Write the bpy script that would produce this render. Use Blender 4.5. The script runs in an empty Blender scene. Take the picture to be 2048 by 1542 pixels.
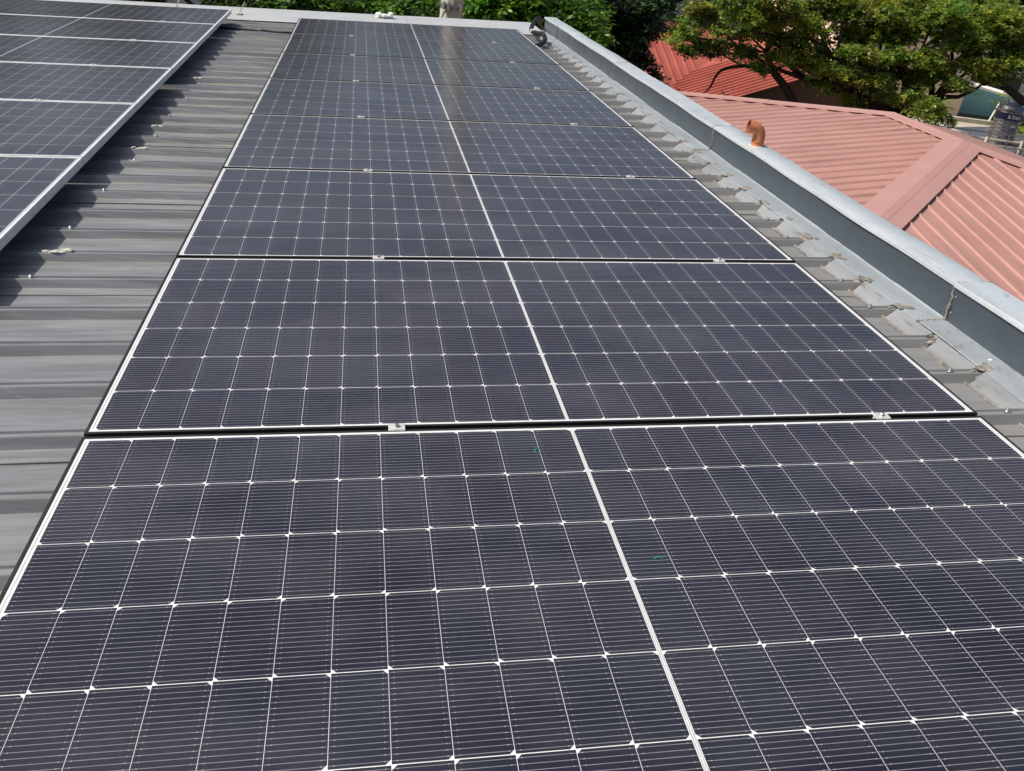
import bpy, bmesh, math, random
import numpy as np
from mathutils import Matrix, Vector, Euler
random.seed(7); rng = np.random.default_rng(11)
scene = bpy.context.scene
COL = scene.collection
rad = math.radians

# ------------------------------------------------------------------ camera
CAM_LOC = Vector((-0.5758, -0.6633, 1.0744))
CAM_ROT = Matrix(((0.978886, -0.050276, -0.198125),
                  (-0.149783, 0.483136, -0.862638),
                  (0.139092, 0.874100, 0.465405)))
FOCAL = 1739.15                                   # in pixels of a 2048 wide picture
cam_data = bpy.data.cameras.new('camera'); cam = bpy.data.objects.new('camera', cam_data)
COL.objects.link(cam); scene.camera = cam
cam_data.sensor_fit = 'HORIZONTAL'; cam_data.sensor_width = 36.0
cam_data.lens = FOCAL / 2048 * 36.0
cam_data.clip_start = 0.05; cam_data.clip_end = 2000
cam.matrix_world = Matrix.Translation(CAM_LOC) @ CAM_ROT.to_4x4()

# roof frame: x across the array, y away from the camera, z off the sheet; it falls 4.3 degrees to the left
TILT = rad(4.3)
M4 = Matrix(((math.cos(TILT), 0, -math.sin(TILT), 0), (0, 1, 0, 0),
             (math.sin(TILT), 0, math.cos(TILT), 0), (0, 0, 0, 1)))

# ------------------------------------------------------------------ light
to_sun = (M4.to_3x3() @ Vector((-0.63, 0.02, 0.775))).normalized()
SUN_EL = math.asin(to_sun.z); SUN_AZ = math.atan2(-to_sun.x, to_sun.y)
world = bpy.data.worlds.new('World'); scene.world = world; world.use_nodes = True
wn = world.node_tree.nodes; wl = world.node_tree.links
sky = wn.new('ShaderNodeTexSky'); sky.sky_type = 'NISHITA'; sky.sun_disc = False
sky.sun_elevation = SUN_EL; sky.sun_rotation = -SUN_AZ
sky.air_density = 1.0; sky.dust_density = 4.0; sky.ozone_density = 1.0
bg = wn['Background']; bg.inputs['Strength'].default_value = 0.095
wl.new(sky.outputs[0], bg.inputs[0])
sun_data = bpy.data.lights.new('sun', 'SUN'); sun_data.energy = 4.3; sun_data.angle = rad(0.53)
sun_data.color = (1.0, 0.955, 0.88)
sun = bpy.data.objects.new('sun', sun_data); COL.objects.link(sun)
sun.rotation_euler = to_sun.to_track_quat('Z', 'Y').to_euler()
vs = scene.view_settings
vs.view_transform = 'Standard'; vs.look = 'None'; vs.gamma = 1.0; vs.exposure = 0.0; vs.use_curve_mapping = False
scene.cycles.max_bounces = 6; scene.cycles.transparent_max_bounces = 8

# ------------------------------------------------------------------ helpers
def ray(u, v):
    return CAM_ROT @ Vector(((u - 1024) / FOCAL, -(v - 771) / FOCAL, -1.0))
def at_y(u, v, y):
    d = ray(u, v); return CAM_LOC + d * ((y - CAM_LOC.y) / d.y)
def at_z(u, v, z):
    d = ray(u, v); return CAM_LOC + d * ((z - CAM_LOC.z) / d.z)

class MB:
    """collects geometry for ONE mesh object"""
    def __init__(s): s.v = []; s.f = []; s.smooth = False
    def add(s, vs, fs):
        o = len(s.v); s.v += [tuple(x) for x in vs]; s.f += [tuple(i + o for i in f) for f in fs]; return s
    def box(s, x0, x1, y0, y1, z0, z1, mat=None):
        vs = [(x, y, z) for z in (z0, z1) for y in (y0, y1) for x in (x0, x1)]
        if mat is not None: vs = [mat @ Vector(p) for p in vs]
        return s.add(vs, [(0, 2, 3, 1), (4, 5, 7, 6), (0, 1, 5, 4), (2, 6, 7, 3), (0, 4, 6, 2), (1, 3, 7, 5)])
    def bbox(s, x0, x1, y0, y1, z0, z1, b, mat=None):
        """box with its vertical and top edges cut"""
        lay = [(0, z0), (0, z1 - b), (b, z1)]
        vs = []
        for i, z in lay:
            X0, X1, Y0, Y1 = x0 + i, x1 - i, y0 + i, y1 - i
            vs += [(X0 + b, Y0, z), (X1 - b, Y0, z), (X1, Y0 + b, z), (X1, Y1 - b, z),
                   (X1 - b, Y1, z), (X0 + b, Y1, z), (X0, Y1 - b, z), (X0, Y0 + b, z)]
        if mat is not None: vs = [mat @ Vector(p) for p in vs]
        fs = [tuple(range(7, -1, -1)), tuple(range(16, 24))]
        for l in range(2):
            for i in range(8):
                j = (i + 1) % 8; fs.append((l * 8 + i, l * 8 + j, l * 8 + 8 + j, l * 8 + 8 + i))
        return s.add(vs, fs)
    def tube(s, pts, rs, n=8, cap=True):
        pts = [Vector(p) for p in pts]; m = len(pts)
        if not hasattr(rs, '__len__'): rs = [rs] * m
        up = Vector((0, 0, 1)); rings = []
        d0 = (pts[1] - pts[0]).normalized()
        a = d0.cross(up if abs(d0.z) < .9 else Vector((1, 0, 0))).normalized()
        for i in range(m):
            d = (pts[min(i + 1, m - 1)] - pts[max(i - 1, 0)]).normalized()
            a = (a - d * a.dot(d)).normalized(); b = d.cross(a)
            rings.append([pts[i] + (a * math.cos(t) + b * math.sin(t)) * rs[i] for t in [2 * math.pi * k / n for k in range(n)]])
        vs = [p for r in rings for p in r]; fs = []
        for i in range(m - 1):
            for k in range(n):
                k2 = (k + 1) % n; fs.append((i * n + k, i * n + k2, (i + 1) * n + k2, (i + 1) * n + k))
        if cap: fs += [tuple(range(n - 1, -1, -1)), tuple(range((m - 1) * n, m * n))]
        return s.add(vs, fs)
    def lathe(s, prof, n=24, c=(0, 0, 0), cap=True):
        vs = [(c[0] + r * math.cos(2 * math.pi * k / n), c[1] + r * math.sin(2 * math.pi * k / n), c[2] + z) for r, z in prof for k in range(n)]
        fs = []
        for i in range(len(prof) - 1):
            for k in range(n):
                k2 = (k + 1) % n; fs.append((i * n + k, i * n + k2, (i + 1) * n + k2, (i + 1) * n + k))
        if cap: fs += [tuple(range(n - 1, -1, -1)), tuple(range((len(prof) - 1) * n, len(prof) * n))]
        return s.add(vs, fs)
    def blob(s, c, r, sz=(1, 1, 1), jit=.25, n=7, m=5):
        c = Vector(c); vs = [c + Vector((0, 0, r * sz[2]))]; fs = []
        for i in range(1, m):
            th = math.pi * i / m
            for k in range(n):
                ph = 2 * math.pi * k / n; q = r * (1 + random.uniform(-jit, jit))
                vs.append(c + Vector((q * sz[0] * math.sin(th) * math.cos(ph), q * sz[1] * math.sin(th) * math.sin(ph), q * sz[2] * math.cos(th))))
        vs.append(c - Vector((0, 0, r * sz[2])))
        for k in range(n): fs.append((0, 1 + k, 1 + (k + 1) % n))
        for i in range(m - 2):
            for k in range(n):
                a = 1 + i * n + k; b = 1 + i * n + (k + 1) % n; fs.append((a, a + n, b + n, b))
        L = len(vs) - 1; o = 1 + (m - 2) * n
        for k in range(n): fs.append((o + k, L, o + (k + 1) % n))
        return s.add(vs, fs)
    def mesh(s, name, mat, smooth=None):
        me = bpy.data.meshes.new(name); me.from_pydata(s.v, [], s.f)
        me.materials.append(mat)
        if smooth is not None:
            me.polygons.foreach_set('use_smooth', [True] * len(me.polygons))
            me.update()
            try: me.set_sharp_from_angle(angle=rad(smooth))
            except Exception: pass
        me.update(); return me
    def build(s, name, mat, parent=None, mw=None, smooth=None):
        return link(name, s.mesh(name, mat, smooth), parent, mw)

def link(name, data, parent=None, mw=None):
    o = bpy.data.objects.new(name, data); COL.objects.link(o)
    if parent is not None: o.parent = parent
    if mw is not None: o.matrix_local = mw
    return o
def T(x, y, z): return Matrix.Translation((x, y, z))
def tag(o, label=None, cat=None, group=None, kind=None):
    if label: o['label'] = label
    if cat: o['category'] = cat
    if group: o['group'] = group
    if kind: o['kind'] = kind
    return o
def thing(name, mw, label, cat, group=None):
    return tag(link(name, None, None, mw), label, cat, group)

# ------------------------------------------------------------------ materials
class NT:
    def __init__(s, name):
        s.m = bpy.data.materials.new(name); s.m.use_nodes = True
        s.n = s.m.node_tree.nodes; s.l = s.m.node_tree.links
        s.p = s.n['Principled BSDF']; s.out = s.n['Material Output']
    def node(s, t, **kw):
        nd = s.n.new(t)
        for k, v in kw.items(): setattr(nd, k, v)
        return nd
    def set(s, inp, val):
        if isinstance(val, bpy.types.NodeSocket): s.l.new(val, inp)
        else: inp.default_value = val
    def pin(s, **kw):
        for k, v in kw.items():
            if isinstance(v, tuple) and len(v) == 3: v = (*v, 1)
            s.set(s.p.inputs[k.replace('_', ' ')], v)
    def math(s, op, a, b=None, c=None, clamp=False):
        nd = s.node('ShaderNodeMath', operation=op, use_clamp=clamp); s.set(nd.inputs[0], a)
        if b is not None: s.set(nd.inputs[1], b)
        if c is not None: s.set(nd.inputs[2], c)
        return nd.outputs[0]
    def mix(s, f, a, b, blend='MIX'):
        nd = s.node('ShaderNodeMix', data_type='RGBA', blend_type=blend); s.set(nd.inputs[0], f)
        for i, v in ((6, a), (7, b)):
            if isinstance(v, tuple) and len(v) == 3: v = (*v, 1)
            s.set(nd.inputs[i], v)
        return nd.outputs[2]
    def pos(s): return s.node('ShaderNodeNewGeometry').outputs['Position']
    def obj(s): return s.node('ShaderNodeTexCoord').outputs['Object']
    def scale(s, vec, sc, rot=None):
        nd = s.node('ShaderNodeMapping'); s.set(nd.inputs['Vector'], vec); nd.inputs['Scale'].default_value = sc
        if rot: nd.inputs['Rotation'].default_value = rot
        return nd.outputs[0]
    def noise(s, vec, scale, detail=4, rough=.55, dist=0):
        nd = s.node('ShaderNodeTexNoise'); s.set(nd.inputs['Vector'], vec)
        nd.inputs['Scale'].default_value = scale; nd.inputs['Detail'].default_value = detail
        nd.inputs['Roughness'].default_value = rough; nd.inputs['Distortion'].default_value = dist
        return nd.outputs['Fac']
    def ramp(s, f, a, b, lo=0., hi=1.):
        nd = s.node('ShaderNodeMapRange', clamp=True); s.set(nd.inputs[0], f)
        for i, v in enumerate((a, b, lo, hi)): nd.inputs[i + 1].default_value = v
        return nd.outputs[0]
    def bump(s, h, strength=.3, dist=.01):
        nd = s.node('ShaderNodeBump'); s.set(nd.inputs['Height'], h)
        nd.inputs['Strength'].default_value = strength; nd.inputs['Distance'].default_value = dist
        s.l.new(nd.outputs[0], s.p.inputs['Normal']); return nd
    def sep(s, v):
        nd = s.node('ShaderNodeSeparateXYZ'); s.set(nd.inputs[0], v); return nd.outputs
    def rnd(s): return s.node('ShaderNodeObjectInfo').outputs['Random']

def simple(name, col, rough=.5, metal=0., var=.15, scale=8., spec=.5, bump=0.):
    t = NT(name); n = t.noise(t.pos(), scale, 5)
    k = t.ramp(n, .3, .7, 1 - var, 1 + var)
    c = t.mix(1.0, col, k, 'MULTIPLY')
    # MULTIPLY with a grey factor: feed the factor as colour
    t.pin(Base_Color=c, Roughness=rough, Metallic=metal); t.p.inputs['Specular IOR Level'].default_value = spec
    if bump: t.bump(t.noise(t.pos(), scale * 6, 4), bump, .005)
    return t.m

def dust_on(t, base, amt=.055):
    n1 = t.noise(t.scale(t.pos(), (1.0, 2.2, 1.0)), 1.6, 6, .6, .6)
    n2 = t.noise(t.pos(), 90, 2, .5)
    f = t.math('MULTIPLY', t.ramp(n1, .40, .72, .10, 1.25), t.ramp(n2, .3, .8, .7, 1.15))
    return t.mix(t.math('MULTIPLY', f, amt), base, (.50, .49, .51))

def cell_mat(name, wires=True, a=(.0160, .0152, .0265), b=(.0145, .0168, .0262), c=(.0180, .0165, .0255), pitch=.011375, tone=1.0):
    t = NT(name); r = t.rnd()
    base = t.mix(t.ramp(r, .2, .8), a, b)
    base = t.mix(t.ramp(t.math('FRACT', t.math('MULTIPLY', r, 7.31)), .55, .95), base, c)
    tn = t.noise(t.pos(), 2.5, 2)
    base = t.mix(1.0, base, t.ramp(tn, .3, .7, .8 * tone, 1.25 * tone), 'MULTIPLY')
    if wires:
        o = t.sep(t.obj())
        fr = t.math('ABSOLUTE', t.math('SUBTRACT', t.math('FRACT', t.math('ADD', t.math('DIVIDE', o[1], pitch), 8.0)), .5))
        line = t.math('LESS_THAN', fr, .055)
        inx = t.math('LESS_THAN', t.math('ABSOLUTE', o[0]), .0450)
        pads = t.math('LESS_THAN', t.math('ABSOLUTE', t.math('SUBTRACT', t.math('ABSOLUTE', o[0]), .0375)), .0011)
        pads = t.math('MULTIPLY', pads, t.math('LESS_THAN', fr, .09))
        wn_ = t.noise(t.scale(t.pos(), (40, 300, 300)), 1.0, 2)
        f = t.math('MULTIPLY', t.math('MULTIPLY', line, inx), t.ramp(wn_, .3, .7, .7, 1.0))
        base = t.mix(f, base, (.235, .235, .27))
        base = t.mix(t.math('MULTIPLY', pads, .45), base, (.5, .5, .53))
    base = dust_on(t, base)
    t.pin(Base_Color=base, Roughness=t.ramp(t.noise(t.pos(), 3, 5), .3, .7, .17, .25)); t.p.inputs['IOR'].default_value = 1.42
    t.p.inputs['Sheen Weight'].default_value = .04; t.p.inputs['Sheen Roughness'].default_value = .4
    return t.m

M = {}
M['cell'] = cell_mat('cell_black')
M['cell_left'] = cell_mat('cell_bluish', wires=True, a=(.018, .0175, .029), b=(.016, .0175, .027), c=(.019, .018, .027))
t = NT('backsheet_white'); t.pin(Base_Color=t.mix(t.ramp(t.noise(t.pos(), 25, 4), .35, .75), (.78, .78, .78), (.66, .66, .65)), Roughness=.16); M['backsheet'] = t.m
t = NT('backsheet_grey'); t.pin(Base_Color=(.48, .48, .52), Roughness=.18); M['backsheet_left'] = t.m
M['ribbon'] = simple('ribbon_tin', (.55, .55, .56), .35, .3, .1, 40)
M['frame_black'] = simple('frame_black', (.026, .025, .026), .55, 0, .25, 20, .25)
t = NT('frame_silver'); t.pin(Base_Color=t.mix(t.ramp(t.noise(t.pos(), 14, 5), .4, .75), (.86, .86, .86), (.72, .72, .71)), Roughness=.42, Metallic=.2); M['frame_silver'] = t.m
M['clamp'] = simple('clamp_white', (.72, .71, .68), .4, .35, .1, 60)
M['bolt'] = simple('bolt_steel', (.5, .5, .5), .35, .9, .15, 80)
M['rail'] = simple('rail_alu', (.5, .5, .52), .45, .5, .1, 30)

def roof_mat():
    t = NT('roof_grey_sheet'); P = t.pos(); o = t.sep(P)
    st = t.noise(t.scale(P, (1.1, 30, 30)), 1.0, 7, .62, .3)
    st2 = t.noise(t.scale(P, (2.6, 70, 70)), 1.0, 5, .6, .8)
    big = t.noise(P, 1.3, 4)
    base = t.mix(t.ramp(big, .3, .7), (.262, .271, .284), (.312, .320, .331))
    base = t.mix(t.ramp(st, .40, .60, .0, .65), base, (.145, .148, .153))
    far = t.ramp(o[1], 1.6, 4.2, .06, 1.0)
    tan = t.math('MULTIPLY', t.ramp(st2, .52, .70), far)
    base = t.mix(t.math('MULTIPLY', tan, .75), base, (.44, .40, .335))
    sc = t.noise(t.scale(P, (9, 26, 9)), 1.0, 6, .7, 1.5)
    base = t.mix(t.ramp(sc, .66, .74, 0, .55), base, (.55, .54, .52))
    ph = t.math('FRACT', t.math('DIVIDE', t.math('ADD', o[1], -2.286 + .040 + 20 * .2515), .2515))
    foot = t.math('LESS_THAN', t.math('ABSOLUTE', t.math('SUBTRACT', ph, .02)), .030)
    fn = t.noise(t.scale(P, (1.6, 60, 60)), 1.0, 5, .6, .6)
    base = t.mix(t.math('MULTIPLY', t.math('MULTIPLY', foot, t.ramp(fn, .40, .62)), t.math('MULTIPLY', far, .7)), base, (.50, .45, .375))
    rt = t.ramp(o[0], 1.20, 1.26)                        # trodden dirt where the sheets run under the flashing
    grime = t.noise(t.scale(P, (9, 9, 9)), 1.0, 7, .7, .8)
    base = t.mix(t.math('MULTIPLY', rt, t.ramp(grime, .3, .65, .40, .90)), base, (.29, .285, .275))
    t.pin(Base_Color=base, Roughness=t.ramp(st, .3, .7, .30, .48), Metallic=.2)
    t.bump(t.noise(t.scale(P, (.8, 8, 8)), 2.0, 4), .12, .01)
    return t.m
M['roof'] = roof_mat()

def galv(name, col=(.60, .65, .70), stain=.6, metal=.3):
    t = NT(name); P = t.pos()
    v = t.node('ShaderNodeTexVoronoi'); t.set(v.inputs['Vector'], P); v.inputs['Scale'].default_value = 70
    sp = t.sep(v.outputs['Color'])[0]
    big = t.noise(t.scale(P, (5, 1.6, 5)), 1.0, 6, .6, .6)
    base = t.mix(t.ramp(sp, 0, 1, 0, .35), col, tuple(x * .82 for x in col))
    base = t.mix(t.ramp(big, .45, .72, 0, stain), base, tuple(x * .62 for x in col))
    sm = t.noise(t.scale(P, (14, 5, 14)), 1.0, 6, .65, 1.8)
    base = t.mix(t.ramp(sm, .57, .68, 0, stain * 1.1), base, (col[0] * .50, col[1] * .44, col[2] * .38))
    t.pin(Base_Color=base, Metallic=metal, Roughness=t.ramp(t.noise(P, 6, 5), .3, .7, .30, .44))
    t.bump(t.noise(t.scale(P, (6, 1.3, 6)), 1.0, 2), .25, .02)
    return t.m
M['galv'] = galv('galvanised_tray', (.44, .485, .515), .5, .30)
M['galv_top'] = galv('galvanised_coping', (.60, .655, .685), .42, .25)
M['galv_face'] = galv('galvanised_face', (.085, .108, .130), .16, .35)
M['flap'] = galv('galvanised_flap', (.31, .325, .33), .8, .10)
M['coping_far'] = simple('coping_pale', (.50, .52, .53), .5, .2, .08, 3)
M['sealant'] = simple('sealant_old', (.25, .225, .195), .8, 0, .4, 30, .3, .6)
M['sealant_white'] = simple('sealant_pale', (.50, .48, .43), .7, 0, .4, 40, .3, .6)
M['pvc_orange'] = simple('pvc_orange', (.54, .185, .085), .45, 0, .28, 25)
M['pvc_shade'] = simple('pvc_inside_shade', (.30, .09, .05), .6)  # darker copy of the orange: shade inside the pipe put into the colour
M['hose'] = simple('hose_black', (.012, .012, .013), .45, 0, .2, 30)
M['green'] = simple('plastic_green', (.02, .42, .28), .4)
M['white'] = simple('plastic_white', (.78, .77, .74), .5, 0, .1, 20)
M['label'] = simple('label_white', (.7, .7, .7), .5)
M['ink'] = simple('label_ink', (.02, .02, .02), .6)
def red_mat(name, a, b, sc=1.0, st=None):
    t = NT(name); P = t.pos()
    base = t.mix(t.ramp(t.noise(P, 1.2 * sc, 6, .6), .3, .7), a, b)
    base = t.mix(t.ramp(t.noise(t.scale(P, (3, 3, 3)), 1.0, 7, .7, 1.2), .62, .78, 0, .5), base, tuple(x * .62 for x in a))
    base = t.mix(t.ramp(t.noise(P, .35, 3), .45, .75, 0, .35), base, (a[0] * 1.05, a[1] * 1.2, a[2] * 1.25))
    if st:
        sk = t.noise(t.scale(P, st), 1.0, 6, .65, .5)
        base = t.mix(t.ramp(sk, .52, .72, 0, .55), base, (a[0] * .55, a[1] * .52, a[2] * .50))
        base = t.mix(t.ramp(sk, .46, .30, 0, .35), base, (a[0] * 1.12, a[1] * 1.2, a[2] * 1.22))
    t.pin(Base_Color=base, Roughness=.55); return t.m
M['red_b'] = red_mat('roof_salmon_south', (.455, .245, .208), (.385, .20, .167), 1.0, (7, .8, .8))
M['red'] = red_mat('roof_salmon', (.455, .245, .208), (.385, .20, .167), 1.0, (.8, 7, .8))
M['red_cap'] = red_mat('roof_salmon_cap', (.475, .265, .232), (.425, .228, .198))
M['red_shaded'] = red_mat('roof_brick_red_shaded', (.42, .105, .075), (.30, .07, .05))  # brick red with the shade of the trees put into the colour
M['tan'] = simple('wall_tan', (.74, .56, .40), .85, 0, .07, 2)
M['brownwall_shade'] = simple('wall_brown_shaded', (.13, .06, .045), .85, 0, .15, 2)  # shade under the eaves put into the wall colour
M['cream'] = simple('wall_cream', (.62, .58, .52), .85, 0, .10, 1)
M['greywall'] = simple('wall_grey', (.42, .41, .41), .85, 0, .12, 1)
M['concrete'] = simple('concrete', (.50, .45, .38), .85, 0, .12, 3, .3, .2)
M['teal'] = simple('teal_sheet', (.34, .66, .62), .25, 0, .1, 2)
M['dark'] = simple('bay_shade', (.02, .022, .022), .4)  # painted shade for the bay under the white beam
M['glass'] = simple('window_glass', (.03, .045, .05), .08)
M['slate'] = simple('slate_sheet', (.12, .12, .15), .3, 0, .15, 3)
M['steel'] = simple('tank_steel', (.25, .245, .25), .24, .9, .15, 3)
M['blue'] = simple('band_blue', (.012, .018, .075), .4)
M['bluebin'] = simple('blue_tarp', (.03, .07, .45), .6)
def pole_mat():
    t = NT('pole_concrete'); P = t.pos()
    base = t.mix(t.ramp(t.noise(t.scale(P, (9, 9, 1.5)), 1.0, 6, .6), .35, .7), (.54, .50, .42), (.42, .38, .32))
    base = t.mix(t.ramp(t.noise(t.scale(P, (16, 16, 1.2)), 1.0, 4), .6, .75, 0, .35), base, (.42, .32, .26))
    t.pin(Base_Color=base, Roughness=.85); t.bump(t.noise(P, 40, 4), .3, .01); return t.m
M['pole'] = pole_mat()
M['bark'] = simple('bark', (.055, .042, .033), .9, 0, .4, 12, .2, .8)
M['bark_pale'] = simple('bark_pale', (.15, .125, .10), .9, 0, .4, 12, .2, .8)
def leaf_mat(name, trans=.35, rough=.42):
    t = NT(name)
    at = t.node('ShaderNodeAttribute', attribute_name='Col')
    t.pin(Base_Color=at.outputs['Color'], Roughness=rough)
    tr = t.node('ShaderNodeBsdfTranslucent')
    t.l.new(t.mix(1.0, at.outputs['Color'], (1.25, 1.25, .55), 'MULTIPLY'), tr.inputs['Color'])
    mx = t.node('ShaderNodeMixShader'); mx.inputs[0].default_value = trans
    t.l.new(t.p.outputs[0], mx.inputs[1]); t.l.new(tr.outputs[0], mx.inputs[2]); t.l.new(mx.outputs[0], t.out.inputs['Surface'])
    return t.m
M['leaf'] = leaf_mat('leaf', .46)
M['leaf_dark'] = leaf_mat('leaf_glossy', .15, .3)
t = NT('ground_earth'); t.pin(Base_Color=t.mix(t.ramp(t.noise(t.pos(), .25, 6), .35, .65), (.16, .14, .11), (.07, .085, .04)), Roughness=.95); M['ground'] = t.m
M['wallpaint'] = simple('wall_paint', (.45, .43, .40), .85, 0, .1, 2)

# ================================================================== the setting
g = MB().add([(-900, -900, 0), (900, -900, 0), (900, 900, 0), (-900, 900, 0)], [(0, 1, 2, 3)]).build('ground', M['ground'], None, T(0, 0, -7.5))
tag(g, kind='structure')

# own building: walls under the roof (upright in the world, top following the roof fall)
def roof_z(x, zr): return x * math.tan(TILT) + zr
mb = MB()
for (x0, x1, y0, y1) in ((-9.3, 1.60, -4.0, 10.25),):
    vs = [(x, y, z) for x, y in ((x0, y0), (x1, y0), (x1, y1), (x0, y1)) for z in (-7.5, roof_z(x, -.16))]
    mb.add(vs, [(0, 2, 3, 1), (2, 4, 5, 3), (4, 6, 7, 5), (6, 0, 1, 7), (1, 3, 5, 7), (0, 6, 4, 2)])
w = mb.build('building_wall', M['wallpaint']); tag(w, kind='structure')

# ---- ribbed sheets
PAN = -.108; RIBH = .028; PITCH = .2515; RIB0 = 2.286
roof = link('metal_roof', None, None, M4 @ T(0, 0, PAN)); tag(roof, kind='structure')
def rib_prof():
    return [(-.0300, 0), (-.0180, RIBH - .002), (-.0165, RIBH), (-.0115, RIBH), (-.0090, RIBH - .006), (.0090, RIBH - .006), (.0115, RIBH), (.0165, RIBH), (.0180, RIBH - .002), (.0300, 0)]
XS = np.concatenate([np.linspace(-9.4, -3, 8), np.linspace(-2.6, -.6, 14), np.linspace(0, 1.47, 6)])
y_lo = RIB0 - PITCH * 24.5
ns = 0
while True:
    ya = y_lo + ns * 4 * PITCH - .35 * PITCH + .5 * PITCH
    if ya > 9.3: break
    prof = [(ya, -.004 + .0045)]; prof[0] = (ya, .0005)
    prof.append((ya + .0001, .0042))
    for k in range(4):
        yc = y_lo + ns * 4 * PITCH + (k + .5) * PITCH + .0
        yc = RIB0 + PITCH * round((yc - RIB0) / PITCH)
        if k == 0 and yc - .036 < ya: yc += PITCH
        prof += [(yc + a, b + .0042 * (1 - (yc + a - ya) / (4 * PITCH))) for a, b in rib_prof()]
    ye = ya + 4 * PITCH + .002
    prof = [q for q in prof if q[0] < ye]
    prof.append((ye, 0.0))
    if ye > 9.75: pass
    V = []; Fc = []
    n = len(prof)
    for x in XS:
        for (y, z) in prof:
            wv = .0012 * math.sin(x * 2.3 + y * 3.1 + ns) + .0008 * math.sin(x * 5.7 + y * 1.3)
            V.append((x, y, z + wv * (1 if z < .01 else .5)))
    for i in range(len(XS) - 1):
        for j in range(n - 1):
            Fc.append((i * n + j, (i + 1) * n + j, (i + 1) * n + j + 1, i * n + j + 1))
    MB().add(V, Fc).build('roof_sheet', M['roof'], roof, smooth=12)
    ns += 1
RIBS = [RIB0 + PITCH * k for k in range(-24, 29)]
# screws and old sealant dabs on the ribs
scr = MB().lathe([(.011, 0), (.011, .002), (.007, .003), (.007, .008), (.004, .0105)], 8).mesh('screw', M['bolt'], 40)
for i, y in enumerate(RIBS):
    if i % 2 == 0 and y > 0.8: link('screw', scr, roof, T(-1.61 + random.uniform(-.012, .012), y + random.uniform(-.004, .004), RIBH + .003))
    if i % 3 != 1 and y > 0.8: link('screw', scr, roof, T(1.345 + random.uniform(-.02, .02), y, RIBH + .003))
for (x, y, r) in ((-1.596, 2.54, .040), (-1.622, 4.08, .034), (-1.634, 4.60, .032), (-1.657, 6.12, .034), (-1.60, 3.72, .022), (-1.8, 9.2, .05)):
    b = MB()
    for k in range(14): b.blob((random.gauss(0, .55) * r, random.uniform(-.35, .35) * r, random.uniform(-.004, .002)), r * random.uniform(.18, .36), (1.3, .9, .35), .4)
    yr = RIB0 + PITCH * round((y - RIB0) / PITCH)
    b.build('sealant_patch', M['sealant_white'], roof, T(x, yr, RIBH + .004), 60)

# ---- far flashing
ff = thing('end_flashing', M4 @ T(0, 9.4, 0), 'pale flat metal flashing along the far end of the grey ribbed roof', 'flashing')
for i, (xa, xb) in enumerate(((-9.4, -4.9), (-4.9, -2.45), (-2.45, .0), (.0, 1.50))):
    MB().add([(xa, .02, -.074), (xb - .002, .02, -.074), (xb - .002, .10, -.064), (xa, .10, -.064), (xa, 1.02, -.058 + .002 * (i % 2)), (xb - .002, 1.02, -.058 + .002 * (i % 2)),
              (xb - .002, 1.022, -.26), (xa, 1.022, -.26)], [(0, 1, 2, 3), (3, 2, 5, 4), (4, 5, 6, 7)]).build('flashing_sheet', M['coping_far'], ff)

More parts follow.
